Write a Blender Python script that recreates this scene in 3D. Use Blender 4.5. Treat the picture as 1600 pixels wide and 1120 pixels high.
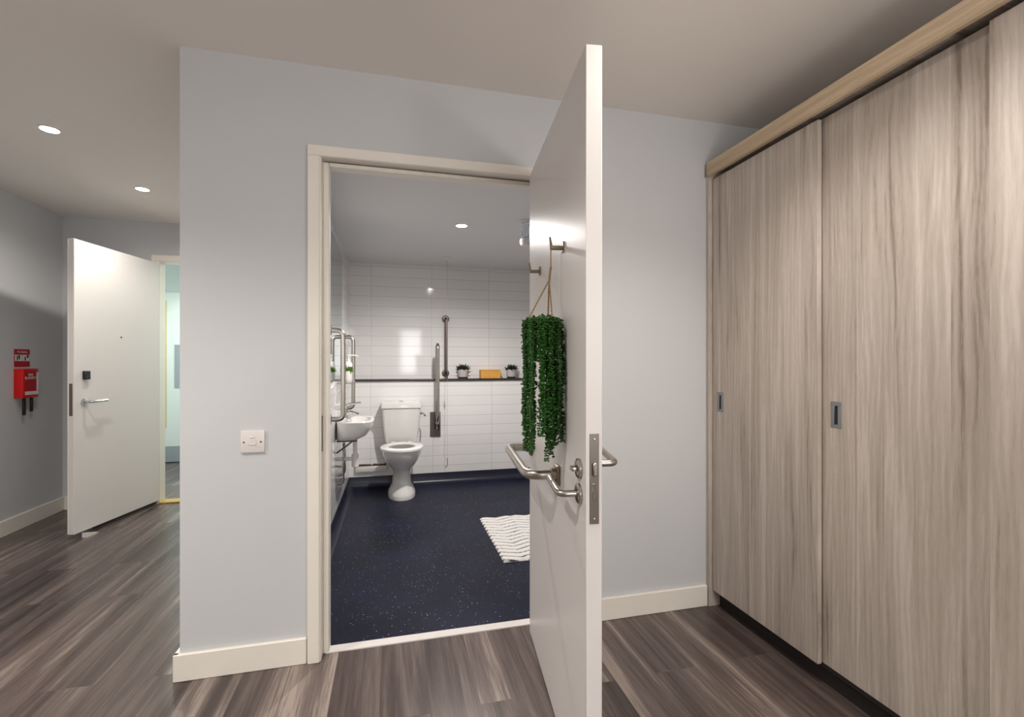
import bpy, bmesh, math, random
from mathutils import Vector, Matrix
random.seed(7)
PI = math.pi
for o in list(bpy.data.objects): bpy.data.objects.remove(o, do_unlink=True)
SC = bpy.context.scene
COL = SC.collection

# ---------------------------------------------------------------- camera, world, exposure
YAW = math.radians(14.13); FPX = 739.0; CAMH = 1.2
cam_d = bpy.data.cameras.new('camera'); cam = bpy.data.objects.new('camera', cam_d); COL.objects.link(cam)
cam.location = (0, 0, CAMH); cam.rotation_euler = (PI/2, 0, -YAW)
cam_d.sensor_fit = 'HORIZONTAL'; cam_d.sensor_width = 36; cam_d.lens = 36*FPX/1600
cam_d.shift_y = 7/1600; cam_d.clip_start = 0.02
SC.camera = cam
SC.view_settings.view_transform = 'Standard'; SC.view_settings.look = 'None'
SC.view_settings.exposure = 0.92; SC.view_settings.gamma = 1; SC.view_settings.use_curve_mapping = False
w = bpy.data.worlds.new('world'); SC.world = w; w.use_nodes = True
w.node_tree.nodes['Background'].inputs[0].default_value = (0.75, 0.85, 1, 1)
w.node_tree.nodes['Background'].inputs[1].default_value = 1.5

HALL_W = 18; BATH_W = 68; WIN_W = 24; CORR_W = 30; LAMP_S = 19
def area_light(name, loc, rot, sx, sy, power, col):
    l = bpy.data.lights.new(name, 'AREA'); l.shape = 'RECTANGLE'; l.size = sx; l.size_y = sy; l.energy = power; l.color = col
    o = bpy.data.objects.new(name, l); COL.objects.link(o); o.location = loc; o.rotation_euler = rot
    return o
# daylight entering by the window behind the camera
area_light('window_daylight', (1.0, -3.14, 1.5), (PI/2, 0, 0), 1.6, 1.15, WIN_W, (1.0, 0.97, 0.93))

# ---------------------------------------------------------------- mesh helpers
def rot2(x, y, a): return (x*math.cos(a)-y*math.sin(a), x*math.sin(a)+y*math.cos(a))
class MB:
    def __init__(s): s.bm = bmesh.new()
    def box(s, x0, x1, y0, y1, z0, z1, bev=0, seg=2):
        t = bmesh.new(); bmesh.ops.create_cube(t, size=1)
        for v in t.verts:
            v.co = Vector(((x0+x1)/2+v.co.x*(x1-x0), (y0+y1)/2+v.co.y*(y1-y0), (z0+z1)/2+v.co.z*(z1-z0)))
        if bev: bmesh.ops.bevel(t, geom=list(t.edges), offset=bev, segments=seg, profile=0.5, affect='EDGES')
        s._add(t); return s
    def _add(s, t, mat=None):
        if mat is not None: t.transform(mat)
        me = bpy.data.meshes.new('tmp'); t.to_mesh(me); t.free(); s.bm.from_mesh(me); bpy.data.meshes.remove(me)
    def rings(s, rings, cap0=True, cap1=True, closed=False):
        vs = [[s.bm.verts.new(p) for p in r] for r in rings]
        n = len(rings[0]); m = len(vs)
        for i in range(m if closed else m-1):
            a, b = vs[i], vs[(i+1) % m]
            for j in range(n):
                s.bm.faces.new((a[j], a[(j+1) % n], b[(j+1) % n], b[j]))
        if not closed:
            if cap0: s.bm.faces.new(list(reversed(vs[0])))
            if cap1: s.bm.faces.new(vs[-1])
        return s
    def tube(s, pts, r, n=12, cap=True):
        pts = [Vector(p) for p in pts]; rs = r if isinstance(r, (list, tuple)) else [r]*len(pts)
        d0 = (pts[1]-pts[0]).normalized(); up = Vector((0, 0, 1)) if abs(d0.z) < .9 else Vector((1, 0, 0))
        nrm = d0.cross(up).normalized(); out = []
        for i, p in enumerate(pts):
            a = pts[max(i-1, 0)]; b = pts[min(i+1, len(pts)-1)]; d = (b-a).normalized()
            nrm = (nrm-d*nrm.dot(d)).normalized(); bi = d.cross(nrm)
            out.append([p+(nrm*math.cos(2*PI*k/n)+bi*math.sin(2*PI*k/n))*rs[i] for k in range(n)])
        return s.rings(out, cap, cap)
    def lathe(s, prof, n=24, c=(0, 0, 0), axis='z', cap=True):
        out = []
        for r, h in prof:
            ring = []
            for k in range(n):
                x, y = r*math.cos(2*PI*k/n), r*math.sin(2*PI*k/n)
                p = {'z': (x, y, h), 'x': (h, x, y), 'y': (y, h, x)}[axis]
                ring.append(Vector(p)+Vector(c))
            out.append(ring)
        return s.rings(out, cap, cap)
    def xf(s, m): s.bm.transform(m); return s
def fillet(pts, rad, n=6):
    pts = [Vector(p) for p in pts]; out = [pts[0]]
    for i in range(1, len(pts)-1):
        p = pts[i]; a = (pts[i-1]-p); b = (pts[i+1]-p)
        r = min(rad, a.length*.49, b.length*.49)
        pa = p+a.normalized()*r; pb = p+b.normalized()*r
        for k in range(n+1):
            t = k/n; out.append(pa*(1-t)**2+p*2*t*(1-t)+pb*t*t)
    out.append(pts[-1]); return out
def obj(name, mb, mat, parent=None, smooth=True, loc=None, label=None):
    bm = mb.bm; bmesh.ops.recalc_face_normals(bm, faces=list(bm.faces))
    if smooth:
        for f in bm.faces: f.smooth = True
        for e in bm.edges:
            if len(e.link_faces) == 2 and e.calc_face_angle(0) > math.radians(38): e.smooth = False
    me = bpy.data.meshes.new(name); bm.to_mesh(me); bm.free()
    o = bpy.data.objects.new(name, me); COL.objects.link(o); me.materials.append(mat)
    if parent: o.parent = parent
    if loc: o.location = loc
    if label: o['label'] = label
    return o
def tag(o, label, cat, group=None):
    o['label'] = label; o['category'] = cat
    if group: o['group'] = group
    return o
def thing(name, label, cat, loc=(0, 0, 0), rz=0, group=None):
    o = bpy.data.objects.new(name, None); COL.objects.link(o); o.location = loc; o.rotation_euler = (0, 0, rz)
    o.empty_display_size = .05
    return tag(o, label, cat, group)
def struct(name, mb, mat, label=None, parent=None, smooth=False):
    o = obj(name, mb, mat, parent, smooth); o['kind'] = 'structure'
    if label: o['label'] = label
    return o
def copy_tree(o, parent=None):
    c = o.copy(); COL.objects.link(c)
    if parent: c.parent = parent
    for ch in o.children: copy_tree(ch, c)
    return c

# ---------------------------------------------------------------- materials
def srgb(r, g, b):
    f = lambda v: (v/255/12.92 if v/255 <= .04045 else ((v/255+.055)/1.055)**2.4)
    return (f(r), f(g), f(b), 1)
def base(name, col, rough=.5, metal=0, **kw):
    m = bpy.data.materials.new(name); m.use_nodes = True
    b = m.node_tree.nodes['Principled BSDF']
    b.inputs['Base Color'].default_value = col; b.inputs['Roughness'].default_value = rough; b.inputs['Metallic'].default_value = metal
    for k, v in kw.items(): b.inputs[k.replace('_', ' ')].default_value = v
    return m, m.node_tree, b
def N(t, kind, **kw):
    n = t.nodes.new(kind)
    for k, v in kw.items(): setattr(n, k, v)
    return n
def mapping(t, scale=(1, 1, 1), rot=(0, 0, 0), loc=(0, 0, 0)):
    tc = N(t, 'ShaderNodeTexCoord'); mp = N(t, 'ShaderNodeMapping')
    mp.inputs['Scale'].default_value = scale; mp.inputs['Rotation'].default_value = rot; mp.inputs['Location'].default_value = loc
    t.links.new(tc.outputs['Object'], mp.inputs[0]); return mp.outputs[0]
def mottled(name, col, rough=.5, metal=0, amt=.06, sc=6, bump=0, bsc=200, **kw):
    """plain colour with a faint procedural mottle and fine bump"""
    m, t, b = base(name, col, rough, metal, **kw)
    v = mapping(t); n = N(t, 'ShaderNodeTexNoise'); n.inputs['Scale'].default_value = sc; n.inputs['Detail'].default_value = 4
    t.links.new(v, n.inputs['Vector'])
    r = N(t, 'ShaderNodeMapRange'); r.inputs[3].default_value = 1-amt; r.inputs[4].default_value = 1+amt
    t.links.new(n.outputs[0], r.inputs[0])
    mx = N(t, 'ShaderNodeVectorMath', operation='SCALE'); mx.inputs[0].default_value = col[:3]
    t.links.new(r.outputs[0], mx.inputs['Scale']); t.links.new(mx.outputs[0], b.inputs['Base Color'])
    if bump:
        n2 = N(t, 'ShaderNodeTexNoise'); n2.inputs['Scale'].default_value = bsc; t.links.new(v, n2.inputs['Vector'])
        bp = N(t, 'ShaderNodeBump'); bp.inputs['Strength'].default_value = bump; bp.inputs['Distance'].default_value = .002
        t.links.new(n2.outputs[0], bp.inputs['Height']); t.links.new(bp.outputs[0], b.inputs['Normal'])
    return m
def ramp(t, stops):
    r = N(t, 'ShaderNodeValToRGB'); e = r.color_ramp.elements
    e[0].position, e[0].color = stops[0]; e[1].position, e[1].color = stops[-1]
    for p, c in stops[1:-1]:
        x = e.new(p); x.color = c
    return r
def mul(t, a, b, fac=1, mode='MULTIPLY'):
    m = N(t, 'ShaderNodeMix', data_type='RGBA', blend_type=mode); m.inputs[0].default_value = fac
    t.links.new(a, m.inputs[6]); t.links.new(b, m.inputs[7]); return m.outputs[2]
def swap(t, order, off=(0, 0, 0)):
    """object coordinates re-ordered, e.g. 'yxz'"""
    tc = N(t, 'ShaderNodeTexCoord'); s = N(t, 'ShaderNodeSeparateXYZ'); c = N(t, 'ShaderNodeCombineXYZ')
    t.links.new(tc.outputs['Object'], s.inputs[0])
    for i, ch in enumerate(order): t.links.new(s.outputs['xyz'.index(ch)], c.inputs[i])
    a = N(t, 'ShaderNodeVectorMath', operation='ADD'); a.inputs[1].default_value = off
    t.links.new(c.outputs[0], a.inputs[0]); return a.outputs[0]
def scaled(t, v, s):
    a = N(t, 'ShaderNodeVectorMath', operation='MULTIPLY'); a.inputs[1].default_value = s
    t.links.new(v, a.inputs[0]); return a.outputs[0]

def mat_floor():
    m, t, b = base('laminate_oak', (1, 1, 1, 1), .26)
    v = swap(t, 'yxz', (0.35, 0.045, 0))
    bk = N(t, 'ShaderNodeTexBrick'); bk.offset = .37; bk.offset_frequency = 2
    for k, x in (('Scale', 1), ('Mortar Size', .0012), ('Mortar Smooth', .2), ('Bias', 0), ('Brick Width', 1.22), ('Row Height', .172)): bk.inputs[k].default_value = x
    bk.inputs['Color1'].default_value = (0, 0, 0, 1); bk.inputs['Color2'].default_value = (1, 1, 1, 1); bk.inputs['Mortar'].default_value = (.5, .5, .5, 1)
    t.links.new(v, bk.inputs['Vector'])
    # shift the grain per plank
    sh = N(t, 'ShaderNodeVectorMath', operation='MULTIPLY_ADD'); sh.inputs[1].default_value = (7, 3, 11)
    t.links.new(bk.outputs['Color'], sh.inputs[0]); t.links.new(v, sh.inputs[2])
    n1 = N(t, 'ShaderNodeTexNoise'); n1.inputs['Scale'].default_value = 1; n1.inputs['Detail'].default_value = 5; n1.inputs['Roughness'].default_value = .6; n1.inputs['Distortion'].default_value = .6
    t.links.new(scaled(t, sh.outputs[0], (.45, 11, 1)), n1.inputs['Vector'])
    n2 = N(t, 'ShaderNodeTexNoise'); n2.inputs['Scale'].default_value = 1; n2.inputs['Detail'].default_value = 6; n2.inputs['Roughness'].default_value = .7
    t.links.new(scaled(t, sh.outputs[0], (5, 120, 1)), n2.inputs['Vector'])
    add = N(t, 'ShaderNodeMath', operation='MULTIPLY_ADD'); add.inputs[1].default_value = .36
    bw = N(t, 'ShaderNodeRGBToBW'); t.links.new(bk.outputs['Color'], bw.inputs[0])
    t.links.new(n2.outputs[0], add.inputs[0]); t.links.new(n1.outputs[0], add.inputs[2])
    add2 = N(t, 'ShaderNodeMath', operation='MULTIPLY_ADD'); add2.inputs[1].default_value = .20
    t.links.new(bw.outputs[0], add2.inputs[0]); t.links.new(add.outputs[0], add2.inputs[2])
    r = ramp(t, [(.54, srgb(52, 43, 42)), (.72, srgb(84, 72, 69)), (.86, srgb(110, 97, 92)), (.97, srgb(156, 142, 133))])
    t.links.new(add2.outputs[0], r.inputs[0])
    mo = N(t, 'ShaderNodeMapRange'); mo.inputs[3].default_value = 1; mo.inputs[4].default_value = .78
    t.links.new(bk.outputs['Fac'], mo.inputs[0])
    t.links.new(mul(t, r.outputs[0], mo.outputs[0]), b.inputs['Base Color'])
    bp = N(t, 'ShaderNodeBump'); bp.inputs['Strength'].default_value = .12; bp.inputs['Distance'].default_value = .002
    t.links.new(n2.outputs[0], bp.inputs['Height']); t.links.new(bp.outputs[0], b.inputs['Normal'])
    return m
def mat_oak(name='grey_oak', order='zyx', tint=(1, 1, 1), off=(0, 0, 0)):
    """grey oak melamine: grain along first axis of order, boards across the second"""
    m, t, b = base(name, (1, 1, 1, 1), .5)
    v = swap(t, order, off)
    # board bands
    sx = N(t, 'ShaderNodeSeparateXYZ'); t.links.new(v, sx.inputs[0])
    fl = N(t, 'ShaderNodeMath', operation='MULTIPLY'); fl.inputs[1].default_value = 10.5; t.links.new(sx.outputs[1], fl.inputs[0])
    fr = N(t, 'ShaderNodeMath', operation='FLOOR'); t.links.new(fl.outputs[0], fr.inputs[0])
    wn = N(t, 'ShaderNodeTexWhiteNoise', noise_dimensions='1D'); t.links.new(fr.outputs[0], wn.inputs['W'])
    sh = N(t, 'ShaderNodeVectorMath', operation='MULTIPLY_ADD'); sh.inputs[1].default_value = (5, .0, 9)
    t.links.new(wn.outputs['Color'], sh.inputs[0]); t.links.new(v, sh.inputs[2])
    n1 = N(t, 'ShaderNodeTexNoise'); n1.inputs['Scale'].default_value = 1; n1.inputs['Detail'].default_value = 4; n1.inputs['Distortion'].default_value = 1.0
    t.links.new(scaled(t, sh.outputs[0], (.8, 16, 1)), n1.inputs['Vector'])
    n2 = N(t, 'ShaderNodeTexNoise'); n2.inputs['Scale'].default_value = 1; n2.inputs['Detail'].default_value = 6; n2.inputs['Roughness'].default_value = .75; n2.inputs['Distortion'].default_value = .4
    t.links.new(scaled(t, sh.outputs[0], (16, 240, 60)), n2.inputs['Vector'])
    wv = N(t, 'ShaderNodeTexWave', wave_type='BANDS', bands_direction='Y'); wv.inputs['Scale'].default_value = 1.0; wv.inputs['Distortion'].default_value = 14; wv.inputs['Detail'].default_value = 3; wv.inputs['Detail Scale'].default_value = .7
    t.links.new(scaled(t, sh.outputs[0], (2.2, 16, 1)), wv.inputs['Vector'])
    a1 = N(t, 'ShaderNodeMath', operation='MULTIPLY_ADD'); a1.inputs[1].default_value = .46; t.links.new(n2.outputs[0], a1.inputs[0]); t.links.new(n1.outputs[0], a1.inputs[2])
    a2 = N(t, 'ShaderNodeMath', operation='MULTIPLY_ADD'); a2.inputs[1].default_value = .10; t.links.new(wv.outputs['Fac'], a2.inputs[0]); t.links.new(a1.outputs[0], a2.inputs[2])
    a3 = N(t, 'ShaderNodeMath', operation='MULTIPLY_ADD'); a3.inputs[1].default_value = .05; t.links.new(wn.outputs['Value'], a3.inputs[0]); t.links.new(a2.outputs[0], a3.inputs[2])
    c = lambda r_, g, b_: tuple(x*y for x, y in zip(srgb(r_, g, b_)[:3], tint))+(1,)
    r = ramp(t, [(.50, c(136, 121, 110)), (.68, c(176, 164, 153)), (.86, c(192, 181, 171)), (.98, c(206, 195, 186))])
    t.links.new(a3.outputs[0], r.inputs[0]); t.links.new(r.outputs[0], b.inputs['Base Color'])
    bp = N(t, 'ShaderNodeBump'); bp.inputs['Strength'].default_value = .2; bp.inputs['Distance'].default_value = .001
    t.links.new(n2.outputs[0], bp.inputs['Height']); t.links.new(bp.outputs[0], b.inputs['Normal'])
    return m
def mat_tile(name, order, off):
    m, t, b = base(name, (1, 1, 1, 1), .07)
    v = swap(t, order, off)
    bk = N(t, 'ShaderNodeTexBrick'); bk.offset = 0; bk.squash = 1
    for k, x in (('Scale', 1), ('Mortar Size', .0016), ('Mortar Smooth', .3), ('Bias', 0), ('Brick Width', .6), ('Row Height', .1)): bk.inputs[k].default_value = x
    bk.inputs['Color1'].default_value = srgb(228, 226, 224); bk.inputs['Color2'].default_value = srgb(232, 230, 228); bk.inputs['Mortar'].default_value = srgb(176, 174, 172)
    t.links.new(v, bk.inputs['Vector']); t.links.new(bk.outputs['Color'], b.inputs['Base Color'])
    n = N(t, 'ShaderNodeTexNoise'); n.inputs['Scale'].default_value = 3; t.links.new(v, n.inputs['Vector'])
    h = N(t, 'ShaderNodeMath', operation='MULTIPLY_ADD'); h.inputs[1].default_value = -1; t.links.new(bk.outputs['Fac'], h.inputs[0]); t.links.new(n.outputs[0], h.inputs[2])
    bp = N(t, 'ShaderNodeBump'); bp.inputs['Strength'].default_value = .09; bp.inputs['Distance'].default_value = .002
    t.links.new(h.outputs[0], bp.inputs['Height']); t.links.new(bp.outputs[0], b.inputs['Normal'])
    return m
def mat_vinyl():
    m, t, b = base('navy_safety_vinyl', (1, 1, 1, 1), .42)
    v = mapping(t)
    n = N(t, 'ShaderNodeTexNoise'); n.inputs['Scale'].default_value = 2.6; n.inputs['Detail'].default_value = 5; t.links.new(v, n.inputs['Vector'])
    r = ramp(t, [(.3, srgb(12, 16, 34)), (.7, srgb(24, 30, 53))]); t.links.new(n.outputs[0], r.inputs[0])
    vo = N(t, 'ShaderNodeTexVoronoi', feature='F1'); vo.inputs['Scale'].default_value = 75; t.links.new(v, vo.inputs['Vector'])
    sp = ramp(t, [(.0, (1, 1, 1, 1)), (.24, (0, 0, 0, 1))]); t.links.new(vo.outputs['Distance'], sp.inputs[0])
    sel = ramp(t, [(.60, (0, 0, 0, 1)), (.85, (.9, .95, 1, 1))]); t.links.new(vo.outputs['Color'], sel.inputs[0])
    fleck = mul(t, sp.outputs[0], sel.outputs[0])
    n3 = N(t, 'ShaderNodeTexNoise'); n3.inputs['Scale'].default_value = 90; t.links.new(v, n3.inputs['Vector'])
    g = ramp(t, [(.35, (.7, .7, .7, 1)), (.65, (1.25, 1.25, 1.25, 1))]); t.links.new(n3.outputs[0], g.inputs[0])
    c = mul(t, mul(t, r.outputs[0], g.outputs[0]), fleck, 1, 'ADD')
    t.links.new(c, b.inputs['Base Color'])
    return m
def mat_mat():
    m, t, b = base('woven_wave_cotton', (1, 1, 1, 1), .95)
    tc = N(t, 'ShaderNodeTexCoord'); s = N(t, 'ShaderNodeSeparateXYZ'); t.links.new(tc.outputs['Object'], s.inputs[0])
    nz = N(t, 'ShaderNodeTexNoise'); nz.inputs['Scale'].default_value = 12; t.links.new(tc.outputs['Object'], nz.inputs['Vector'])
    pp = N(t, 'ShaderNodeMath', operation='PINGPONG'); pp.inputs[1].default_value = .12
    t.links.new(s.outputs[0], pp.inputs[0])
    a = N(t, 'ShaderNodeMath', operation='MULTIPLY_ADD'); a.inputs[1].default_value = .42; t.links.new(pp.outputs[0], a.inputs[0]); t.links.new(s.outputs[1], a.inputs[2])
    a2 = N(t, 'ShaderNodeMath', operation='MULTIPLY_ADD'); a2.inputs[1].default_value = .03; t.links.new(nz.outputs[0], a2.inputs[0]); t.links.new(a.outputs[0], a2.inputs[2])
    q = N(t, 'ShaderNodeMath', operation='MULTIPLY'); q.inputs[1].default_value = 2*PI/.058; t.links.new(a2.outputs[0], q.inputs[0])
    si = N(t, 'ShaderNodeMath', operation='SINE'); t.links.new(q.outputs[0], si.inputs[0])
    n = N(t, 'ShaderNodeTexNoise'); n.inputs['Scale'].default_value = 170; t.links.new(tc.outputs['Object'], n.inputs['Vector'])
    u = N(t, 'ShaderNodeMath', operation='MULTIPLY_ADD'); u.inputs[1].default_value = 2.2; t.links.new(n.outputs[0], u.inputs[0]); t.links.new(si.outputs[0], u.inputs[2])
    r = ramp(t, [(.0, srgb(70, 66, 66)), (.75, srgb(224, 221, 217))])
    mr = N(t, 'ShaderNodeMapRange'); mr.inputs[1].default_value = .45; mr.inputs[2].default_value = 1.5; t.links.new(u.outputs[0], mr.inputs[0])
    t.links.new(mr.outputs[0], r.inputs[0]); t.links.new(r.outputs[0], b.inputs['Base Color'])
    return m

M = {}
M['wall'] = mottled('pale_grey_paint', srgb(204, 205, 207), .65, amt=.012, sc=2, bump=.03, bsc=250)
M['ceil'] = mottled('ceiling_paint', srgb(240, 234, 228), .8, amt=.01, sc=2)
M['bceil'] = mottled('bathroom_ceiling_paint', srgb(222, 221, 222), .5, amt=.01, sc=2)
M['trim'] = mottled('cream_gloss_paint', srgb(238, 232, 222), .35, amt=.015, sc=5)
M['door'] = mottled('white_door_paint', srgb(226, 221, 218), .34, amt=.01, sc=3)
M['door'].node_tree.nodes['Principled BSDF'].inputs['Specular IOR Level'].default_value = .22
M['floor'] = mat_floor()
M['oak'] = mat_oak()
M['oak_h'] = mat_oak('warm_lit_oak_cornice', 'yzx', (1.12, .99, .76))  # stronger warm light on the cornice is put into its yellower tint
M['dark'] = mottled('black_plinth', srgb(30, 26, 26), .7)
M['steel'] = mottled('brushed_steel', srgb(178, 172, 164), .28, 1, amt=.05, sc=20)
M['steel_d'] = mottled('dull_steel', srgb(122, 115, 108), .42, 1, amt=.08, sc=20)
M['nickel'] = mottled('aged_nickel', srgb(150, 140, 122), .35, 1, amt=.1, sc=30)
M['chrome'] = mottled('chrome', srgb(205, 205, 205), .1, 1, amt=.02)
M['alu'] = mottled('recessed_pull_aluminium', srgb(150, 153, 158), .4, .7)
M['black'] = mottled('black_plastic', srgb(24, 24, 26), .4)
M['tile_b'] = mat_tile('white_tile_back', 'xzy', (.21, .03, 0))
M['tile_l'] = mat_tile('white_tile_side', 'yzx', (.1, .03, 0))
M['vinyl'] = mat_vinyl(); M['vinyl'].node_tree.nodes['Principled BSDF'].inputs['Specular IOR Level'].default_value = .16
M['cove'] = mottled('navy_cove', srgb(28, 30, 48), .35, amt=.1, sc=10)
M['ceramic'] = mottled('white_ceramic', srgb(218, 216, 212), .08, amt=.01)
M['plastic'] = mottled('white_plastic', srgb(226, 220, 216), .3, amt=.01)
M['seat'] = mottled('white_seat_plastic', srgb(238, 237, 234), .2, amt=.01)
M['mirror'] = mottled('mirror_glass', srgb(196, 206, 204), .02, 1, amt=.0)
M['ledge'] = mottled('dark_ledge', srgb(40, 34, 34), .3, amt=.1)
M['mat'] = mat_mat()
M['leaf'] = mottled('vine_leaf_green', srgb(46, 92, 32), .4, amt=.9, sc=60)
M['leaf_d'] = mottled('succulent_dark_green', srgb(34, 50, 30), .5, amt=.4, sc=60)
M['leaf_b'] = mottled('fresh_green', srgb(86, 122, 46), .5, amt=.3, sc=60)
M['rope'] = mottled('jute_rope', srgb(160, 136, 92), .9, amt=.35, sc=250)
M['wicker'] = mottled('coir_basket', srgb(64, 54, 34), .9, amt=.3, sc=90)
M['stone'] = mottled('mottled_grey_ceramic', srgb(190, 182, 178), .5, amt=.35, sc=90)
M['soil'] = mottled('soil', srgb(44, 34, 28), .95, amt=.3, sc=120)
M['bamboo'] = mottled('bamboo_box', srgb(214, 156, 70), .5, amt=.12, sc=20)
M['red'] = mottled('red_plastic', srgb(214, 14, 16), .35, amt=.03)
M['dred'] = mottled('dark_red_print', srgb(170, 16, 30), .45, amt=.03)
M['white'] = mottled('white_print', srgb(225, 220, 216), .5, amt=.02)
M['brass'] = mottled('brass_strip', srgb(214, 178, 96), .35, .4, amt=.05)
M['hall'] = mottled('pale_green_corridor_paint', srgb(214, 222, 215), .6, amt=.01)
M['kick'] = mottled('satin_kick_plate', srgb(150, 156, 158), .45, .3)
M['cord'] = mottled('pale_cord', srgb(190, 160, 156), .7, amt=.05)
M['rust'] = mottled('rust_stain', srgb(82, 50, 38), .8, amt=.4, sc=80)
M['clear'], _t, _b = base('clear_plastic', (0.85, .92, 1, 1), .12, 0); _b.inputs['Transmission Weight'].default_value = .75
M['glass'], _t, _b = base('shelf_glass', (0.85, .95, .92, 1), .03, 0); _b.inputs['Transmission Weight'].default_value = 1.0
M['lamp'], _t, _b = base('lamp_lens', (1, 1, 1, 1), .3); _b.inputs['Emission Color'].default_value = (1, .96, .9, 1); _b.inputs['Emission Strength'].default_value = 55
M['globe'], _t, _b = base('added_globe_glow', (1, 1, 1, 1), .3); _b.inputs['Emission Color'].default_value = (1, .95, .88, 1); _b.inputs['Emission Strength'].default_value = LAMP_S
M['pane'], _t, _b = base('window_pane', (1, 1, 1, 1), .02); _b.inputs['Transmission Weight'].default_value = 1.0

# ---------------------------------------------------------------- the setting
WY = 2.045; WYB = 2.135       # front wall faces
CZ = 2.4; BZ = 2.2
LX = -2.62; BY = 4.65; RX = 2.15; RY = -3.2; CX = -.783
fl = MB().box(LX-.1, RX+.1, RY-.1, 2.085, -.06, 0).box(LX-.1, CX+.05, 2.085, 6.7, -.06, 0)
struct('floor', fl, M['floor'], 'grey-brown wood plank floor')
struct('floor_bathroom', MB().box(-.46, 2.0, 2.125, 5.0, -.06, .001), M['vinyl'], 'navy flecked vinyl bathroom floor')
struct('trim_threshold', MB().box(-.27, .65, 2.08, 2.128, -.01, .005, .001), M['plastic'], 'white threshold strip')
struct('ceiling', MB().box(LX-.1, RX+.1, RY-.1, WY+.01, CZ, CZ+.1).box(LX-.1, CX+.05, WY+.01, BY+.1, CZ, CZ+.1), M['ceil'])
struct('ceiling_bathroom', MB().box(-.46, 2.0, WYB-.01, 5.04, BZ, BZ+.1), M['bceil'])
OX0, OX1, OZ = -.30, .665, 2.045
fw = MB().box(CX, OX0, WY, WYB, 0, CZ).box(OX1, RX+.1, WY, WYB, 0, CZ).box(OX0, OX1, WY, WYB, OZ, CZ)
struct('wall_front', fw, M['wall'])
struct('wall_corridor', MB().box(CX, -.46, WYB, 6.6, 0, CZ), M['wall'])
struct('wall_left', MB().box(LX-.1, LX, RY, BY, 0, CZ), M['wall'])
struct('wall_right', MB().box(RX, RX+.1, RY, WY, 0, CZ), M['wall'])
DX0, DX1 = -1.93, -1.05       # entrance doorway in the back wall
struct('wall_back', MB().box(LX-.1, DX0-.03, BY, BY+.1, 0, CZ).box(DX1+.03, CX, BY, BY+.1, 0, CZ).box(DX0-.03, DX1+.03, BY, BY+.1, 2.085, CZ), M['wall'])
rw = MB().box(LX-.1, .15, RY-.1, RY, 0, CZ).box(1.85, RX+.1, RY-.1, RY, 0, CZ).box(.15, 1.85, RY-.1, RY, 0, .9).box(.15, 1.85, RY-.1, RY, 2.1, CZ)
struct('wall_rear', rw, M['wall'])
wn = struct('window_1', MB().box(.15, .21, RY-.09, RY-.01, .9, 2.1).box(1.79, 1.85, RY-.09, RY-.01, .9, 2.1).box(.21, 1.79, RY-.09, RY-.01, .9, .96).box(.21, 1.79, RY-.09, RY-.01, 2.04, 2.1).box(.97, 1.03, RY-.09, RY-.01, .96, 2.04), M['trim'], 'white framed window behind the room')
obj('pane', MB().box(.21, 1.79, RY-.06, RY-.054, .96, 2.04), M['pane'], wn)
# bathroom walls
struct('wall_bathroom_left', MB().box(-.46, -.421, WYB, 5.04, 0, BZ).box(-.46, -.41, WYB, 5.04, 0, 1.03), M['tile_l'])
struct('wall_bathroom_back', MB().box(-.421, 2.0, 4.94, 5.04, 0, BZ).box(-.41, 1.95, 4.79, 4.94, 0, 1.021), M['tile_b'])
struct('wall_bathroom_right', MB().box(1.95, 2.05, WYB, 5.04, 0, BZ), M['tile_l'])
struct('trim_ledge', MB().box(-.419, 1.95, 4.772, 4.939, 1.021, 1.04, .002), M['ledge'], 'dark narrow ledge along the bathroom tiles')
# coved vinyl skirting
cv = MB()
prof = [(0, .1), (.003, .1), (.005, .04), (.012, .02), (.03, .006), (.045, .001), (0, 0)]
cv.rings([[(-.405, 4.79-a, b) for a, b in prof], [(1.94, 4.79-a, b) for a, b in prof]])
cv.rings([[(-.41+a, 2.14, b) for a, b in prof], [(-.41+a, 4.788, b) for a, b in prof]])
struct('baseboard_bathroom', cv, M['cove'], 'navy coved vinyl skirting', smooth=True)
# baseboards
def bb(name, segs):
    m = MB()
    for s in segs: m.box(*s, .003, 1)
    return struct(name, m, M['trim'], 'cream painted skirting board')
bb('baseboard_front', [(CX-.018, -.335, 2.028, WY, 0, .103), (.70, 1.507, 2.028, WY, 0, .103)])
bb('baseboard_corridor', [(CX-.018, CX, 2.0285, BY, 0, .103)])
bb('baseboard_left', [(LX, LX+.018, RY, BY, 0, .11)])
bb('baseboard_back', [(LX+.018, DX0-.075, BY-.018, BY, 0, .11), (DX1+.075, CX-.018, BY-.018, BY, 0, .11)])
bb('baseboard_rear', [(LX+.018, RX, RY, RY+.018, 0, .11)])
bb('baseboard_right', [(RX-.018, RX, RY+.018, .25, 0, .11)])
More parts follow.
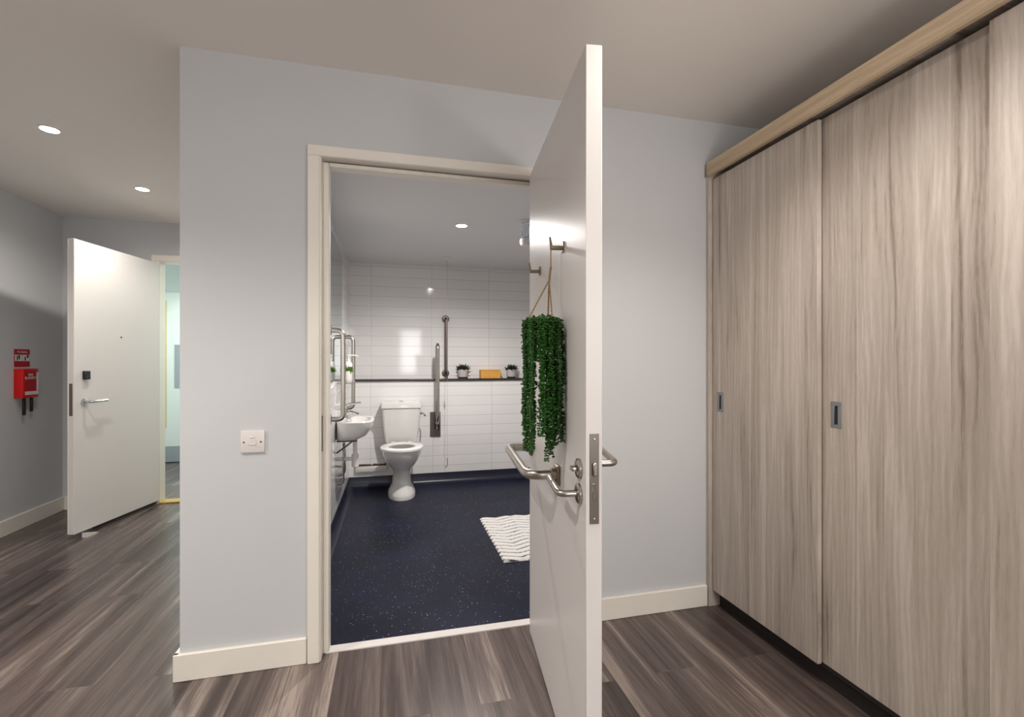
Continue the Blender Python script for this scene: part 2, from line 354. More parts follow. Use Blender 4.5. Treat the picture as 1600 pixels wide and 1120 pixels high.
# bathroom door frame: architrave, lining, stop, strike plate
AX0 = -.331
fr = struct('trim_1', MB().box(AX0, -.285, 2.022, WY, 0, 2.03, .003, 1).box(.645, .695, 2.022, WY, 0, 2.03, .003, 1).box(AX0, .695, 2.022, WY, 2.03, 2.073, .003, 1), M['trim'], 'cream painted door frame')
obj('lining', MB().box(OX0, -.28, 2.03, WYB, 0, 2.035, .002, 1).box(.64, OX1, 2.03, WYB, 0, 2.035, .002, 1).box(OX0, OX1, 2.03, WYB, 2.035, 2.045), M['trim'], fr)
obj('stop', MB().box(-.28, -.256, 2.082, WYB, 0, 2.03, .003, 1).box(.625, .64, 2.082, WYB, 0, 2.03, .003, 1).box(-.256, .625, 2.082, WYB, 2.012, 2.03, .003, 1), M['trim'], fr)
obj('strike_plate', MB().box(-.2805, -.278, 2.045, 2.068, .84, .985, .001, 1), M['steel_d'], fr, label='dull steel strike plate')
# entrance door frame
f2 = struct('trim_2', MB().box(DX0-.06, DX0-.005, BY-.015, BY, 0, 2.07, .003, 1).box(DX1+.005, DX1+.06, BY-.015, BY, 0, 2.07, .003, 1).box(DX0-.06, DX1+.06, BY-.015, BY, 2.07, 2.12, .003, 1), M['trim'], 'cream painted entrance door frame')
obj('lining', MB().box(DX0-.03, DX0, BY-.008, BY+.1, 0, 2.06, .002, 1).box(DX1, DX1+.03, BY-.008, BY+.1, 0, 2.06, .002, 1).box(DX0-.03, DX1+.03, BY-.008, BY+.1, 2.06, 2.085, .002, 1), M['trim'], f2)
struct('trim_3', MB().box(DX0, DX1, BY-.01, BY+.1, 0, .012, .003, 1), M['brass'], 'yellow brass threshold strip')
# corridor beyond
struct('wall_hall', MB().box(-3.2, CX, 6.56, 6.66, 0, CZ).box(-3.3, -3.2, BY+.1, 6.66, 0, CZ), M['hall'])
struct('ceiling_hall', MB().box(-3.3, CX, BY+.1, 6.66, CZ, CZ+.1), M['hall'])
struct('wall_hall_right', MB().box(CX-.03, CX-.001, BY+.1, 6.56, 0, CZ), M['hall'])
struct('floor_hall', MB().box(-3.3, LX-.1, BY+.1, 6.66, -.06, 0), M['floor'])
d3 = struct('door_3', MB().box(-2.72, -1.9, 6.515, 6.555, .01, 2.05, .002, 1), M['hall'], 'pale green corridor door with metal plates')
obj('push_plate', MB().box(-2.55, -2.455, 6.508, 6.515, .90, 1.42, .002, 1), M['kick'], d3)
obj('kick_plate', MB().box(-2.70, -1.92, 6.51, 6.515, .012, .2, .001, 1), M['kick'], d3)
obj('edge_strip', MB().box(-2.642, -2.635, 6.505, 6.515, .42, 1.95, .001, 1), M['brass'], d3)

# ---------------------------------------------------------------- lights in the ceilings
def downlight(x, y, z, power, label, group, cat='ceiling light', cone=130, col=(1, .945, .87)):
    t = thing('ceiling_downlight', label, cat, (x, y, z), 0, group)
    obj('bezel', MB().lathe([(.038, -.0005), (.048, -.0005), (.049, -.004), (.046, -.007), (.039, -.006)], 28, cap=False), M['plastic'], t)
    obj('lens', MB().lathe([(.0372, -.0005), (.0372, -.003), (.012, -.0045)], 24), M['lamp'], t)
    l = bpy.data.lights.new('downlight_beam', 'SPOT'); l.energy = power; l.spot_size = math.radians(cone); l.spot_blend = .75; l.shadow_soft_size = .028; l.color = col
    o = bpy.data.objects.new('downlight_beam', l); COL.objects.link(o); o.parent = t; o.location = (0, 0, -.03)
    return t
G1 = 'downlights in the main room ceiling'
downlight(-1.707, 2.93, CZ, HALL_W, 'round recessed downlight, nearer of the two in the corridor ceiling', G1)
downlight(-1.673, 3.78, CZ, HALL_W, 'round recessed downlight, farther one near the white entrance door', G1, cone=164)
OUT = 'round recessed ceiling downlight above the main room, outside the photo'
for x, y, p in ((-.58, .80, 27), (.88, .98, 26), (-1.7, 1.2, 44), (-.58, -1.1, 19), (.95, -1.9, 22), (-1.7, -.8, 24)):
    downlight(x, y, CZ, p, OUT, G1)
downlight(.483, 3.42, BZ, BATH_W, 'small round downlight in the bathroom ceiling', None, col=(1, .95, .92), cone=165)
for x in (-2.3, -1.3):
    downlight(x, 5.6, CZ, CORR_W, 'round downlight in the outer corridor ceiling', 'outer corridor downlights', col=(.93, 1, .94), cone=160)

# added globe lamp, unseen: fill light and the leaf's shadow line over the doorway
lm = thing('added_fill_lamp', 'added fill light globe lamp beside the near end of the wardrobe', 'floor lamp', (1.15, -.32, 0))
obj('base', MB().lathe([(.13, 0), (.13, .012), (.02, .02)], 28), M['nickel'], lm)
obj('pole', MB().tube([(0, 0, .018), (0, 0, 1.395)], .011, 14), M['nickel'], lm)
obj('shade', MB().lathe([(.02, 1.396)]+[(.11*math.sin(a*PI/16), 1.503-.11*math.cos(a*PI/16)) for a in range(2, 16)]+[(.004, 1.613)], 28), M['globe'], lm)

# ---------------------------------------------------------------- wardrobe
wd = thing('wardrobe', 'large grey oak sliding-door wardrobe along the right wall', 'wardrobe', (1.51, .25, 0))
def W(name, b, mat, parent=wd, bev=.001, label=None):
    x0, x1, y0, y1, z0, z1 = b
    return obj(name, MB().box(x0-1.51, x1-1.51, y0-.25, y1-.25, z0, z1, bev, 1), mat, parent, label=label)
YB = 2.043
W('side_panel', (1.51, RX-.001, YB-.018, YB, 0, 2.175), M['oak'])
W('side_panel', (1.53, RX-.001, .25, .268, 0, 2.16), M['oak'])
W('cornice', (1.497, 1.515, .25, YB-.019, 2.115, 2.182), M['oak_h'], label='oak cornice board with warm light put into its tint')
W('top_panel', (1.516, RX-.001, .269, YB-.019, 2.14, 2.158), M['oak'])
W('back_panel', (RX-.012, RX-.002, .269, YB-.019, .08, 2.138), M['dark'])
W('bottom_panel', (1.56, RX-.013, .269, YB-.019, .062, .08), M['dark'])
W('plinth', (1.572, 1.587, .269, YB-.019, 0, .06), M['dark'], label='black recessed plinth')
def slide(y0, y1, x, top, hy):
    d = W('sliding_door', (x, x+.018, y0, y1, .081, top), M['oak'])
    # edge strip, recessed pull
    e = W('edge_band', (x-.001, x+.0185, y0-.0015, y0, .081, top), M['plastic'] if False else M['oak'], d)
    fy = hy-.25; fx = x-1.51
    fr_ = MB().box(fx-.002, fx+.004, fy-.021, fy+.021, .955+.01, .955+.022, .0006, 1).box(fx-.002, fx+.004, fy-.021, fy+.021, 1.045, 1.06, .0006, 1)
    fr_.box(fx-.002, fx+.004, fy-.021, fy-.008, .977, 1.045, .0006, 1).box(fx-.002, fx+.004, fy+.006, fy+.021, .977, 1.045, .0006, 1)
    h = obj('recessed_pull', fr_, M['alu'], d, label='grey metal recessed pull')
    obj('pull_slot', MB().box(fx-.0012, fx+.002, fy-.0078, fy+.0058, .9775, 1.0445), M['black'], h)
    return d
slide(1.428, 2.02, 1.53, 2.105, 1.965)
slide(.86, 1.45, 1.558, 2.112, 1.376)
slide(.285, .905, 1.53, 2.105, .34)

# ---------------------------------------------------------------- bathroom door leaf
def leaf_empty(name, label, loc, ang):
    o = bpy.data.objects.new(name, None); COL.objects.link(o); o.location = loc; o.rotation_euler = (0, 0, ang)
    o['kind'] = 'structure'; o['label'] = label; o.empty_display_size = .1; return o
LANG = math.radians(-96.65); LH = (.5897, 2.020)
def L2W(x, y, z): a, b = rot2(x, y, LANG); return (LH[0]+a, LH[1]+b, z)
d1 = leaf_empty('door_1', 'white painted bathroom door standing wide open with steel furniture', (LH[0], LH[1], 0), LANG)
LL = .876
obj('leaf', MB().box(0, LL, 0, .044, .008, 2.033, .0015, 1), M['door'], d1)
# forend
lp = obj('latch_plate', MB().box(LL-.001, LL+.002, .010, .035, .779, 1.015, .0006, 1), M['steel_d'], d1)
obj('latch_bolt', MB().box(LL+.0015, LL+.012, .017, .029, .905, .94, .003, 1), M['steel'], lp)
obj('dead_bolt', MB().box(LL+.0015, LL+.004, .018, .027, .842, .885, .001, 1), M['chrome'], lp)
obj('plate_screw', MB().lathe([(.003, 0), (.003, .003), (.001, .0035)], 10, (LL, .0225, .792), 'x').lathe([(.003, 0), (.003, .003), (.001, .0035)], 10, (LL, .0225, 1.0), 'x'), M['steel'], lp)
def rose(z, side, x=.82, r=.027):
    s = -1 if side == 'l' else 1; y = 0 if s < 0 else .044
    return MB().lathe([(r, y+s*.0005), (r, y+s*.007), (r-.004, y+s*.010), (.009, y+s*.010)], 28, (x, 0, z), 'y')
def lever(z, side, x=.82, ln=.125, end=.012):
    s = -1 if side == 'l' else 1; y = 0 if s < 0 else .044
    p = fillet([(x, y+s*.008, z), (x, y+s*.058, z), (x-ln, y+s*.058, z+end)], .022, 6)
    return MB().tube(p, .0095, 14)
r1 = obj('lever_handle', rose(.845, 'l'), M['steel'], d1); obj('lever', lever(.845, 'l'), M['steel'], r1)
r2 = obj('thumb_turn', rose(.913, 'l'), M['steel'], d1)
obj('turn_knob', MB().box(.806, .834, -.026, -.010, .907, .919, .003, 2), M['steel'], r2)
r3 = obj('lever_handle', rose(.925, 'r'), M['steel'], d1); obj('lever', lever(.925, 'r'), M['steel'], r3)
# horizontal D grab rail
zr = .838
gp = fillet([(.566, -.004, zr), (.566, -.105, zr), (.06, -.105, zr), (.06, -.004, zr)], .06, 8)
g = obj('grab_rail', MB().tube(gp, .0165, 18), M['steel'], d1)
for x in (.566, .06):
    obj('rail_mount', MB().box(x-.022, x+.022, -.012, -.0005, zr-.035, zr+.030, .003, 2).lathe([(.022, -.012), (.022, -.026), (.018, -.028)], 20, (x, 0, zr), 'y'), M['nickel'], g)
# coat hooks
def hook(x):
    m = MB().box(x-.012, x+.012, -.004, -.0005, 1.545, 1.578, .001, 1)
    m.box(x-.008, x+.008, -.042, -.003, 1.553, 1.565, .002, 1)
    m.tube([(x, -.038, 1.560), (x, -.040, 1.572), (x, -.043, 1.592)], [.005, .004, .003], 8)
    return obj('coat_hook', m, M['nickel'], d1)
hook(.629); hook(.244)
hg = MB()
for z in (.22, 1.0, 1.82): hg.box(-.004, .0, .006, .038, z-.05, z+.05).lathe([(.006, z-.05), (.006, z+.05)], 12, (-.006, .046, 0))
obj('hinge', hg, M['steel_d'], d1)

# ---------------------------------------------------------------- hanging plant
def add_leaf(m, c, d, ln, wd_):
    """small fleshy teardrop: a stretched octahedral bead"""
    d = Vector(d).normalized(); c = Vector(c)
    s = d.cross(Vector((0, 0, 1))); s = s.normalized() if s.length > .01 else Vector((1, 0, 0)); u = s.cross(d)
    tip = c+d*ln; mid = c+d*ln*.55
    v = [m.bm.verts.new(p) for p in (c, mid+s*wd_, mid+u*wd_*.7, mid-s*wd_, mid-u*wd_*.7, tip)]
    for i in range(4):
        m.bm.faces.new((v[0], v[1+i], v[1+(i+1) % 4])); m.bm.faces.new((v[5], v[1+(i+1) % 4], v[1+i]))
px, py, _ = L2W(.636, -.068, 0)
hp = thing('hanging_plant', 'artificial trailing green plant hung on a rope from the open door hook', 'plant', (px, py, 0))
hx, hy, _ = L2W(.629, -.040, 0); hx -= px; hy -= py
obj('basket', MB().lathe([(.02, 1.262), (.04, 1.27), (.048, 1.325), (.05, 1.330), (.044, 1.328), (.03, 1.31)], 20), M['wicker'], hp)
cr = MB()
for i in range(300):
    a = random.uniform(0, 2*PI); q = .056*math.sqrt(random.uniform(0, 1)); zc = 1.342-.02*(q/.056)**3+random.uniform(-.006, .004)
    if i % 3 == 0: q = random.uniform(.046, .056); zc = random.uniform(1.27, 1.335)
    b_ = a+random.uniform(-.7, .7)
    add_leaf(cr, (q*math.cos(a), q*math.sin(a), zc), (math.cos(b_), math.sin(b_), random.uniform(-.3, .7)), random.uniform(.009, .014), .0046)
obj('crown_leaves', cr, M['leaf'], hp, smooth=False)
rp = MB(); kz = 1.50
rp.tube([(hx, hy, 1.566), (hx, hy, kz)], .0018, 6)
def twisted(m, a, b, r=.0021):
    a, b = Vector(a), Vector(b); n = 40
    for ph in (0, PI):
        pts = [a.lerp(b, i/n)+Vector((math.cos(i*1.1+ph), math.sin(i*1.1+ph), 0))*.0014 for i in range(n+1)]
        m.tube(pts, r*.75, 5)
obj('hook_loop', rp, M['rope'], hp)
kn = MB(); twisted(kn, (hx, hy, kz), (hx*.8, hy*.8, 1.455), .0035); obj('knot', kn, M['rope'], hp)
for k in range(3):
    a = PI*.95+k*2*PI/3; r_ = MB(); twisted(r_, (hx*.8, hy*.8, 1.458), (.048*math.cos(a), .048*math.sin(a), 1.328)); obj('hanger_cord', r_, M['rope'], hp)
NV = 44
for i in range(NV):
    a = 2*PI*i/NV+random.uniform(-.05, .05); rr = .047+random.uniform(-.012, .011)
    if i % 4 == 0: rr *= .6
    cx_, cy_ = rr*math.cos(a), rr*math.sin(a)
    # lengths: long on the left and right, short a little left of the middle
    u_ = cx_*.951-cy_*.308
    ln = .40+random.uniform(-.05, .035)
    if -.024 < u_ < -.006:
        ln = random.choice((.05, .09, .13))
    elif -.006 <= u_ < .014: ln = .35+random.uniform(-.03, .05)
    elif u_ < -.03: ln = min(ln, .42)
    if i % 5 == 3: ln *= .8
    m = MB(); z = 1.338; pts = []
    st = [(cx_*.6, cy_*.6, 1.325), (cx_*.95, cy_*.95, 1.340), (cx_*1.1, cy_*1.1, 1.318)]
    x, y = cx_*1.1, cy_*1.1; zz = 1.318; wob = random.uniform(0, 6)
    while zz > 1.338-ln:
        st.append((x+.003*math.sin(zz*28+wob), y+.003*math.cos(zz*23+wob), zz)); zz -= .02
    m.tube(st, .0012, 4)
    q = 1.345
    while q > 1.338-ln:
        for k in range(3):
            aa = random.uniform(0, 2*PI); c = (x+.003*math.sin(q*28+wob), y+.003*math.cos(q*23+wob), q)
            if q > 1.33: c = (cx_*random.uniform(.5, 1.05), cy_*random.uniform(.5, 1.05), 1.333)
            add_leaf(m, c, (math.cos(aa), math.sin(aa), random.uniform(-.5, .35)), random.uniform(.009, .0135), .0050)
        q -= .0072
    obj('vine', m, M['leaf'], hp, smooth=False)

# ---------------------------------------------------------------- entrance door
E0 = Vector((-1.925, 4.628)); E1 = Vector((-2.095, 3.835)); ev = E1-E0
EANG = math.atan2(ev.y, ev.x); EL = ev.length
d2 = leaf_empty('door_2', 'white entrance door standing open at the end of the corridor', (E0.x, E0.y, 0), EANG)
# local +y is the right-hand face side? leaf runs from hinge toward the room
sgn = 1 if rot2(0, 1, EANG)[0] > 0 else -1      # side facing +X
obj('leaf', MB().box(0, EL, min(0, -sgn*.045), max(0, -sgn*.045), .035, 2.045, .0015, 1), M['door'], d2)
def yy(a): return sgn*a
def ebox(m, x0, x1, a, b, z0, z1, bev=.001): return m.box(x0, x1, min(yy(a), yy(b)), max(yy(a), yy(b)), z0, z1, bev, 1)
obj('latch_plate', ebox(MB(), EL-.001, EL+.002, -.034, -.012, .84, 1.06), M['steel_d'], d2)
ch = MB(); ebox(ch, EL-.001, EL+.0015, -.006, -.0005, .04, 2.04, 0); ebox(ch, EL-.001, EL+.0015, -.0445, -.039, .04, 2.04, 0)
obj('intumescent_strip', ch, M['trim'], d2)
obj('lock_box', ebox(MB(), EL-.105, EL-.06, 0.0005, .022, 1.085, 1.145, .003), M['black'], d2)
zl = .93
lr = obj('lever_handle', MB().lathe([(.026, yy(.0005)), (.026, yy(.008)), (.022, yy(.010)), (.008, yy(.010))], 24, (EL-.075, 0, zl), 'y'), M['chrome'], d2)
obj('lever', MB().tube(fillet([(EL-.075, yy(.008), zl), (EL-.075, yy(.055), zl), (EL-.205, yy(.055), zl+.002)], .02, 6), .0095, 12), M['chrome'], lr)
obj('peephole', MB().lathe([(.007, yy(.0005)), (.007, yy(.004)), (.004, yy(.005))], 16, (EL-.40, 0, 1.395), 'y'), M['steel_d'], d2)
obj('gap_shade', ebox(MB(), .01, EL-.18, -.03, -.015, .012, .034), M['black'], d2)  # black strip stands in for the shade in the gap under the leaf
dsx, dsy = rot2(EL-.09, yy(.03), EANG)
ds = thing('door_stop', 'small white wedge holding the white entrance door open', 'door stop', (E0.x+dsx, E0.y+dsy, 0), EANG)
obj('wedge', MB().rings([[(-.05, -.014, 0), (.05, -.014, 0), (.05, -.014, .034), (-.05, -.014, .006)], [(-.05, .014, 0), (.05, .014, 0), (.05, .014, .034), (-.05, .014, .006)]]), M['plastic'], ds)

# ---------------------------------------------------------------- fire blanket and its sign
fb = thing('fire_blanket', 'red fire blanket box with two black pull tabs on the left wall', 'fire blanket', (LX, 4.13, .947))
obj('case', MB().box(.001, .058, 0, .152, .0, .212, .005, 2), M['red'], fb)
fl_ = obj('front_panel', MB().box(.0585, .0595, .012, .125, .05, .196), M['dred'], fb)
obj('side_stripe', MB().box(.0585, .0597, .129, .148, .05, .185), M['white'], fb)
obj('tag_label', MB().box(.0595, .0605, .015, .146, .022, .047), M['white'], fb)
for y in (.046, .118):
    obj('pull_tab', MB().box(.028, .04, y-.012, y+.012, -.125 if y < .1 else -.105, -.001, .003, 1), M['black'], fb)
def text(s, size, name, mat, parent, loc, rot, ext=.0004):
    c = bpy.data.curves.new('txt', 'FONT'); c.body = s; c.size = size; c.extrude = ext; c.align_x = 'CENTER'; c.align_y = 'CENTER'; c.space_line = .85
    o = bpy.data.objects.new('txt', c); COL.objects.link(o)
    bpy.context.view_layer.update()
    me = bpy.data.meshes.new_from_object(o.evaluated_get(bpy.context.evaluated_depsgraph_get()))
    bpy.data.objects.remove(o, do_unlink=True)
    t = bpy.data.objects.new(name, me); COL.objects.link(t); me.materials.clear(); me.materials.append(mat)
    t.parent = parent; t.location = loc; t.rotation_euler = rot; return t
RW = (PI/2, 0, PI/2)
text('FIRE\nBLANKET', .027, 'lettering', M['white'], fl_, (.0600, .07, .155), RW)
fs = thing('fire_sign', 'red and white instruction sign on wall above the fire blanket box', 'sign', (LX, 4.135, 1.172))
bk_ = obj('board', MB().box(.0005, .004, 0, .148, 0, .128, .001, 1), M['dred'], fs)
obj('picture_panel', MB().box(.004, .0045, .004, .072, .042, .088).box(.004, .0045, .076, .144, .042, .088), M['white'], fs)
for ya, yb, za, zb in ((.02, .030, .045, .082), (.036, .05, .055, .086), (.094, .106, .046, .074), (.116, .134, .066, .086)):
    obj('pictogram', MB().box(.0046, .005, ya, yb, za, zb), M['black'], fs)
text('Fire blanket', .02, 'lettering', M['white'], bk_, (.0042, .074, .108), RW)

# ---------------------------------------------------------------- fused switch on the front wall
sw = thing('wall_switch', 'square white fused switch plate on the grey wall left of the doorway', 'switch', (-.5315, WY, .8935))
obj('plate', MB().box(-.043, .043, -.010, -.0005, -.043, .043, .003, 2), M['plastic'], sw)
obj('fuse_holder', MB().box(-.013, .013, -.0125, -.010, -.014, .010, .001, 1).box(-.010, .008, -.0125, -.010, .013, .018, .001, 1), M['plastic'], sw)
for x in (-.030, .030): obj('screw', MB().lathe([(.0035, -.010), (.0035, -.0108), (.001, -.011)], 12, (x, 0, -.002), 'y'), M['steel_d'], sw)

# ---------------------------------------------------------------- toilet
tl = thing('toilet', 'white close-coupled toilet with open seat against the tiled back wall', 'toilet', (.078, 4.79, 0))
def egg(z, hw, yf, yb, n=32, pw=2.2):
    out = []; yc = (yf+yb)/2; hl = abs(yf-yb)/2
    for k in range(n):
        a = 2*PI*k/n; c, s = math.cos(a), math.sin(a)
        x = hw*math.copysign(abs(c)**(2/pw), c); y = yc+hl*math.copysign(abs(s)**(2/pw), s)
        out.append((x, y, z))
    return out
R = [(0, .122, -.575, -.10), (.028, .122, -.575, -.10), (.045, .118, -.568, -.10), (.075, .100, -.545, -.11), (.105, .086, -.518, -.12), (.19, .080, -.505, -.10), (.235, .084, -.515, -.09), (.258, .098, -.535, -.08),
     (.285, .124, -.57, -.06), (.325, .149, -.61, -.05), (.375, .169, -.643, -.05), (.42, .176, -.655, -.05), (.435, .176, -.655, -.05), (.437, .165, -.645, -.06),
     (.435, .125, -.60, -.25), (.40, .12, -.59, -.26), (.32, .10, -.55, -.28), (.25, .06, -.48, -.32), (.24, .02, -.42, -.38)]
obj('pan', MB().rings([egg(*r) for r in R]), M['ceramic'], tl)
so = [(.440, .188, -.665, -.215), (.455, .188, -.665, -.215), (.460, .178, -.655, -.225), (.460, .125, -.59, -.285), (.452, .117, -.58, -.295), (.440, .120, -.585, -.29)]
obj('seat', MB().rings([egg(z, a, b, c, 40, 2.1) for z, a, b, c in so], closed=True), M['seat'], tl, label='bright white seat ring')
for x in (-.075, .075): obj('seat_hinge', MB().box(x-.018, x+.018, -.232, -.200, .438, .462, .004, 2), M['plastic'], tl)
def rr(z, hw, y0, y1, r=.03, n=6):
    out = []
    for cx_, cy_, a0 in ((hw-r, y1-r, 0), (-hw+r, y1-r, PI/2), (-hw+r, y0+r, PI), (hw-r, y0+r, 1.5*PI)):
        for k in range(n+1):
            a = a0+PI/2*k/n; out.append((cx_+r*math.cos(a), cy_+r*math.sin(a), z))
    return out
obj('cistern', MB().rings([rr(.438, .135, -.17, -.006), (rr(.45, .150, -.18, -.004)), rr(.60, .170, -.192, -.004), rr(.768, .181, -.20, -.004)]), M['ceramic'], tl)
obj('cistern_lid', MB().rings([rr(.772, .190, -.208, -.003), rr(.812, .190, -.208, -.003), rr(.826, .184, -.202, -.005), rr(.830, .165, -.18, -.02)]), M['ceramic'], tl)
obj('flush_button', MB().lathe([(.018, .8302), (.018, .836), (.014, .838)], 20, (.0, -.1, 0)), M['chrome'], tl)
fh = obj('flush_lever', MB().lathe([(.012, .178), (.012, .19), (.009, .194)], 16, (0, -.14, .715), 'x').tube([(.188, -.14, .715), (.205, -.145, .714), (.215, -.165, .705), (.218, -.215, .70)], [.006, .006, .007, .008], 10), M['chrome'], tl)

# ---------------------------------------------------------------- washbasin
wb = thing('washbasin', 'small white wall-hung washbasin on the left bathroom wall', 'sink', (-.41, 3.80, 0))
def dee(z, p, hw, x0=.002, n=36, off=0):
    out = []
    for k in range(n):
        a = 2*PI*k/n; c, s = math.cos(a), math.sin(a)
        q = 2/3.2
        x = x0+(p-x0)*(.5+.5*math.copysign(abs(c)**q, c)); y = hw*math.copysign(abs(s)**q, s)
        out.append((x, y, z))
    return out
B = [(.622, .12, .10), (.63, .16, .135), (.655, .215, .17), (.695, .25, .195), (.735, .266, .206), (.765, .27, .21), (.772, .265, .205)]
rg = [dee(z, p, h) for z, p, h in B]+[dee(.770, .245, .175, .085), dee(.745, .235, .165, .09), (dee(.70, .215, .135, .10)), dee(.675, .18, .08, .12), dee(.67, .155, .02, .14)]
obj('bowl', MB().rings(rg), M['ceramic'], wb)
tp = MB().lathe([(.028, .770), (.028, .778), (.024, .788), (.023, .85), (.027, .856), (.018, .872)], 20, (.05, .06, 0)).tube([(.05, .06, .80), (.095, .055, .818), (.15, .05, .80)], [.017, .016, .014], 12)
tap = obj('mixer_tap', tp, M['chrome'], wb)
obj('tap_lever', MB().tube([(.05, .06, .866), (.09, .055, .882), (.17, .045, .892)], [.012, .010, .009], 10), M['chrome'], tap)
obj('bottle_trap', MB().tube([(.13, 0, .625), (.13, 0, .50)], .016, 14).lathe([(.010, .40), (.026, .41), (.026, .50), (.016, .51)], 18, (.13, 0, 0)).tube([(.13, 0, .47), (.02, 0, .47), (.002, 0, .47)], .014, 12), M['plastic'], wb)
obj('supply_pipe', MB().tube(fillet([(.05, .06, .625), (.05, .06, .35), (.002, .06, .33)], .03), .007, 8), M['chrome'], wb)
obj('supply_pipe', MB().tube(fillet([(.05, -.05, .625), (.05, -.05, .30), (.002, -.05, .29)], .03), .007, 8), M['chrome'], wb)
obj('bracket', MB().tube([(.004, -.08, .53), (.12, -.08, .617)], .006, 8).tube([(.004, -.08, .617), (.15, -.08, .617)], .006, 8), M['steel_d'], wb)

# ---------------------------------------------------------------- mirror, glass shelf
mi = thing('mirror', 'tall frameless mirror above the small washbasin', 'mirror', (-.4205, 3.80, 1.07))
obj('mirror_glass', MB().box(.0002, .010, -.42, .36, 0, 1.045, .001, 1), M['mirror'], mi)
gs = thing('glass_shelf', 'narrow glass shelf under the mirror holding a potted plant', 'shelf', (-.41, 3.9, 1.045))
obj('shelf_plate', MB().box(.001, .11, -.2, .16, 0, .007, .001, 1), M['glass'], gs)
for y in (-.17, .13): obj('shelf_bracket', MB().box(.0, .03, y-.009, y+.009, -.006, -.0002, .001, 1), M['chrome'], gs)

# ---------------------------------------------------------------- grab rails
def flange(m, c, axis, s=1, r=.034):
    return m.lathe([(r, 0), (r, s*.006), (r-.005, s*.009), (.017, s*.010)], 22, c, axis)
def d_rail(y, label, x=-.41):
    t = thing('grab_rail', label, 'grab rail', (x, y, .82), 0, 'steel grab rails around the toilet and basin')
    obj('bar', MB().tube(fillet([(.005, 0, 0), (.083, 0, 0), (.083, 0, .6), (-.004, 0, .6)], .06, 8), .0165, 16), M['steel'], t)
    for z, xx in ((0, 0.0005), (.6, .0005)): obj('flange', flange(MB(), (xx, 0, z), 'x'), M['steel'], t)
    return t
d_rail(3.385, 'vertical steel grab rail on the left wall, nearer to the doorway than the basin')
d_rail(4.23, 'vertical steel grab rail on the left wall, beyond the basin')
gr = thing('grab_rail', 'short straight steel grab rail standing above the dark ledge', 'grab rail', (.53, 4.94, 1.095), 0, 'steel grab rails around the toilet and basin')
obj('bar', MB().tube(fillet([(0, -.004, 0), (0, -.07, 0), (0, -.07, .56), (0, -.004, .56)], .03, 6), .0165, 16), M['steel_d'], gr)
for z in (0, .56): obj('flange', flange(MB(), (0, -.0005, z), 'y', -1, .038), M['steel_d'], gr)
dr = thing('grab_rail', 'hinged support rail folded up against the tiles right of toilet', 'grab rail', (.412, 4.79, .46), 0, 'steel grab rails around the toilet and basin')
obj('wall_plate', MB().box(-.052, .052, -.008, -.0005, 0, .25, .002, 1), M['steel_d'], dr, label='brown-grey steel mounting plate')
obj('hinge_bracket', MB().box(-.012, -.006, -.075, -.008, .07, .2, .002, 1).box(.030, .036, -.075, -.008, .07, .2, .002, 1).tube([(-.014, -.055, .13), (.038, -.055, .13)], .008, 10), M['steel_d'], dr)
obj('bar', MB().tube(fillet([(.012, -.05, .08), (.012, -.05, .92), (.012, -.16, .92), (.012, -.16, .20), (.012, -.06, .13)], .055, 8), .0165, 16), M['steel'], dr)

# ---------------------------------------------------------------- things on the ledge and shelf
def succulent(x, y, z, r, h, label, cat='potted plant', name='potted_succulent', pot=None, leafm=None, n=46, ll=.03, group=None, white=False):
    t = thing(name, label, cat, (x, y, z), 0, group)
    obj('pot', MB().lathe([(r*.78, 0), (r*.82, .002), (r*.97, h*.3), (r, h), (r*.9, h), (r*.88, h*.88), (.004, h*.87)], 26), pot or M['stone'], t)
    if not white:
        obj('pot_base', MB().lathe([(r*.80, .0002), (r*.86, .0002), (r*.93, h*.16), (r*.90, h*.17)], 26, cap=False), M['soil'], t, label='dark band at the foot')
    obj('soil', MB().lathe([(r*.87, h*.86), (r*.87, h*.93), (.003, h*.95)], 20), M['soil'], t)
    m = MB()
    for i in range(n):
        a = random.uniform(0, 2*PI); e = random.uniform(.1, 1.4); q = random.uniform(0, r*.6)
        add_leaf(m, (q*math.cos(a), q*math.sin(a), h*.92), (math.cos(a)*math.cos(e), math.sin(a)*math.cos(e), math.sin(e)), ll*random.uniform(.7, 1.15), ll*.14)
    obj('leaves', m, leafm or M['leaf_d'], t, smooth=False)
    return t
SG = 'small grey succulent pots on the ledge'
succulent(.700, 4.865, 1.0401, .052, .092, 'mottled grey pot with dark succulent on ledge, left of the wooden box', group=SG, ll=.068, n=80)
succulent(1.215, 4.865, 1.0401, .050, .092, 'mottled grey pot with dark succulent on ledge, right of the wooden box', group=SG, ll=.064, n=80)
bx = thing('wooden_box', 'golden bamboo box on the dark ledge between two small pots', 'box', (.985, 4.86, 1.0401))
obj('body', MB().box(-.105, .105, -.05, .05, 0, .078, .002, 1), M['bamboo'], bx)
obj('lid', MB().box(-.105, .105, -.05, .05, .079, .090, .002, 1), M['bamboo'], bx)
obj('side_tab', MB().box(.106, .118, -.02, .02, .03, .06, .002, 1), M['bamboo'], bx)
succulent(-.345, 3.87, 1.0521, .031, .085, 'green plant in small white pot on the glass shelf beneath mirror', name='potted_plant', pot=M['plastic'], leafm=M['leaf_b'], n=110, ll=.05, white=True)
sd = thing('soap_dispenser', 'white pump soap dispenser behind the plant on the glass shelf', 'soap dispenser', (-.345, 3.995, 1.0521))
obj('bottle', MB().lathe([(.026, 0), (.029, .004), (.029, .14), (.02, .155), (.012, .16)], 24), M['plastic'], sd)
obj('pump', MB().lathe([(.013, .1602), (.013, .175), (.006, .178), (.006, .205)], 16).tube([(-.008, 0, .208), (.05, 0, .208), (.075, 0, .20)], [.007, .006, .004], 10), M['plastic'], sd)

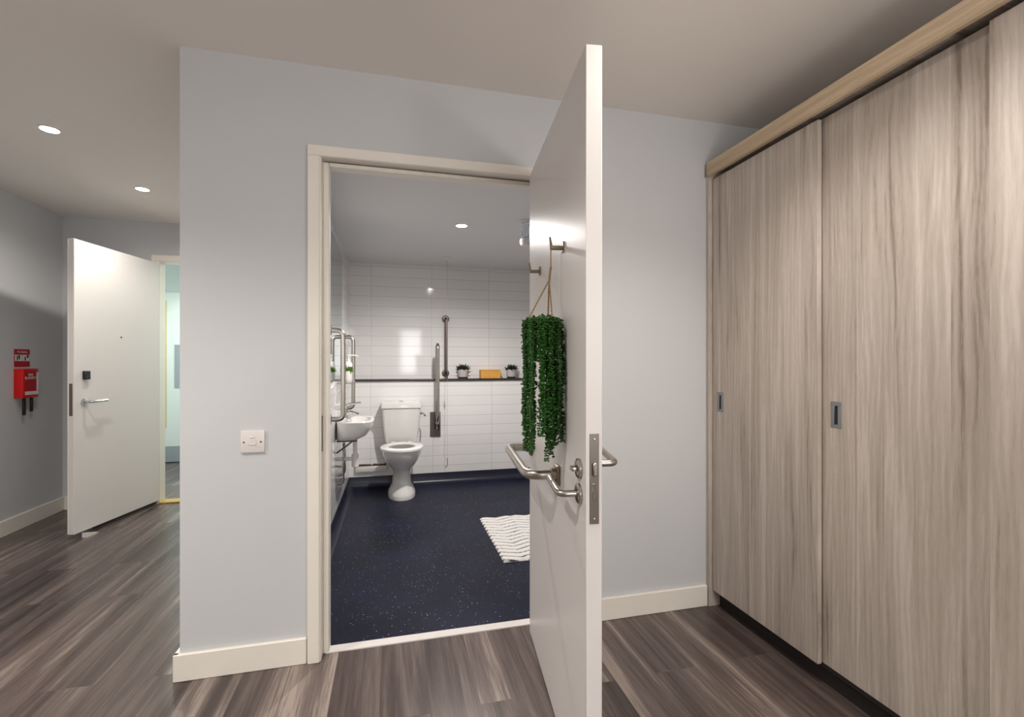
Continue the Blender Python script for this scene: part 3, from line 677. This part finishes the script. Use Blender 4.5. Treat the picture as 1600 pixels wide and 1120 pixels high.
# ---------------------------------------------------------------- pull cord, ceiling bundle, stain strip, bath mat
pc = thing('pull_cord', 'thin ceiling pull cord hanging in front of the tiles right of toilet', 'pull cord', (.50, 4.50, BZ))
obj('ceiling_rose', MB().lathe([(.02, -.0005), (.035, -.0005), (.033, -.02), (.012, -.026)], 24), M['plastic'], pc)
obj('cord', MB().tube([(0, 0, -.024), (.001, 0, -.9), (0, 0, -1.93)], .0014, 6), M['cord'], pc)
obj('connector', MB().lathe([(.003, -1.16), (.005, -1.15), (.005, -1.11), (.003, -1.10)], 10), M['rust'], pc)
obj('handle_hook', MB().tube([(0, 0, -1.90), (.002, 0, -1.96), (-.004, 0, -1.985), (-.016, 0, -1.985), (-.02, 0, -1.975)], .003, 8), M['black'], pc)
cb = thing('ceiling_fitting', 'clear and white plastic fitting hanging from bathroom ceiling by the door edge', 'ceiling fitting', (.905, 3.2, BZ))
obj('ceiling_rose', MB().lathe([(.03, -.0005), (.045, -.0005), (.042, -.018), (.02, -.022)], 24), M['plastic'], cb)
obj('stem', MB().lathe([(.03, -.0225), (.028, -.11), (.022, -.12)], 18), M['clear'], cb)
obj('diffuser', MB().lathe([(.022, -.121), (.04, -.13), (.044, -.15), (.036, -.175), (.015, -.185)], 22), M['plastic'], cb)
ps = thing('pipe_cover', 'low pale boxing with rust-brown top edge left of the toilet', 'pipe cover', (-.21, 4.79, .15))
obj('cover', MB().box(-.14, .15, -.03, -.0005, 0, .055, .004, 2), M['ceramic'], ps)
rs = MB()
for i in range(14):
    x0 = -.14+i*.0205; rs.box(x0, x0+.0206, -.028+random.uniform(-.003, .003), -.001, .0552, .066+random.uniform(-.004, .006))
obj('rusty_edge', rs, M['rust'], ps, label='dark rust-brown top edge')
bm_ = thing('bath_mat', 'white bath mat with grey wavy stripes on the navy bathroom floor', 'bath mat', (.645, 2.76, .001))
mm = MB(); nx, ny = 60, 110; Wd, Hd = .52, .815; grid = []
def tri(v, p): v = v % (2*p); return v if v < p else 2*p-v
for j in range(ny+1):
    row = []
    for i in range(nx+1):
        x, y = Wd*i/nx, Hd*j/ny
        e = min(i, nx-i, j, ny-j)
        z = .012+.0035*math.sin(2*PI*(y+.42*tri(x, .12))/.058)+random.uniform(-.0008, .0008)
        if e == 0: z = .002
        row.append(mm.bm.verts.new((x+(random.uniform(-.002, .002) if e < 1 else 0), y, z)))
    grid.append(row)
for j in range(ny):
    for i in range(nx): mm.bm.faces.new((grid[j][i], grid[j][i+1], grid[j+1][i+1], grid[j+1][i]))
obj('pile', mm, M['mat'], bm_)
obj('backing', MB().box(.001, Wd-.001, .001, Hd-.001, .0002, .003), M['plastic'], bm_)
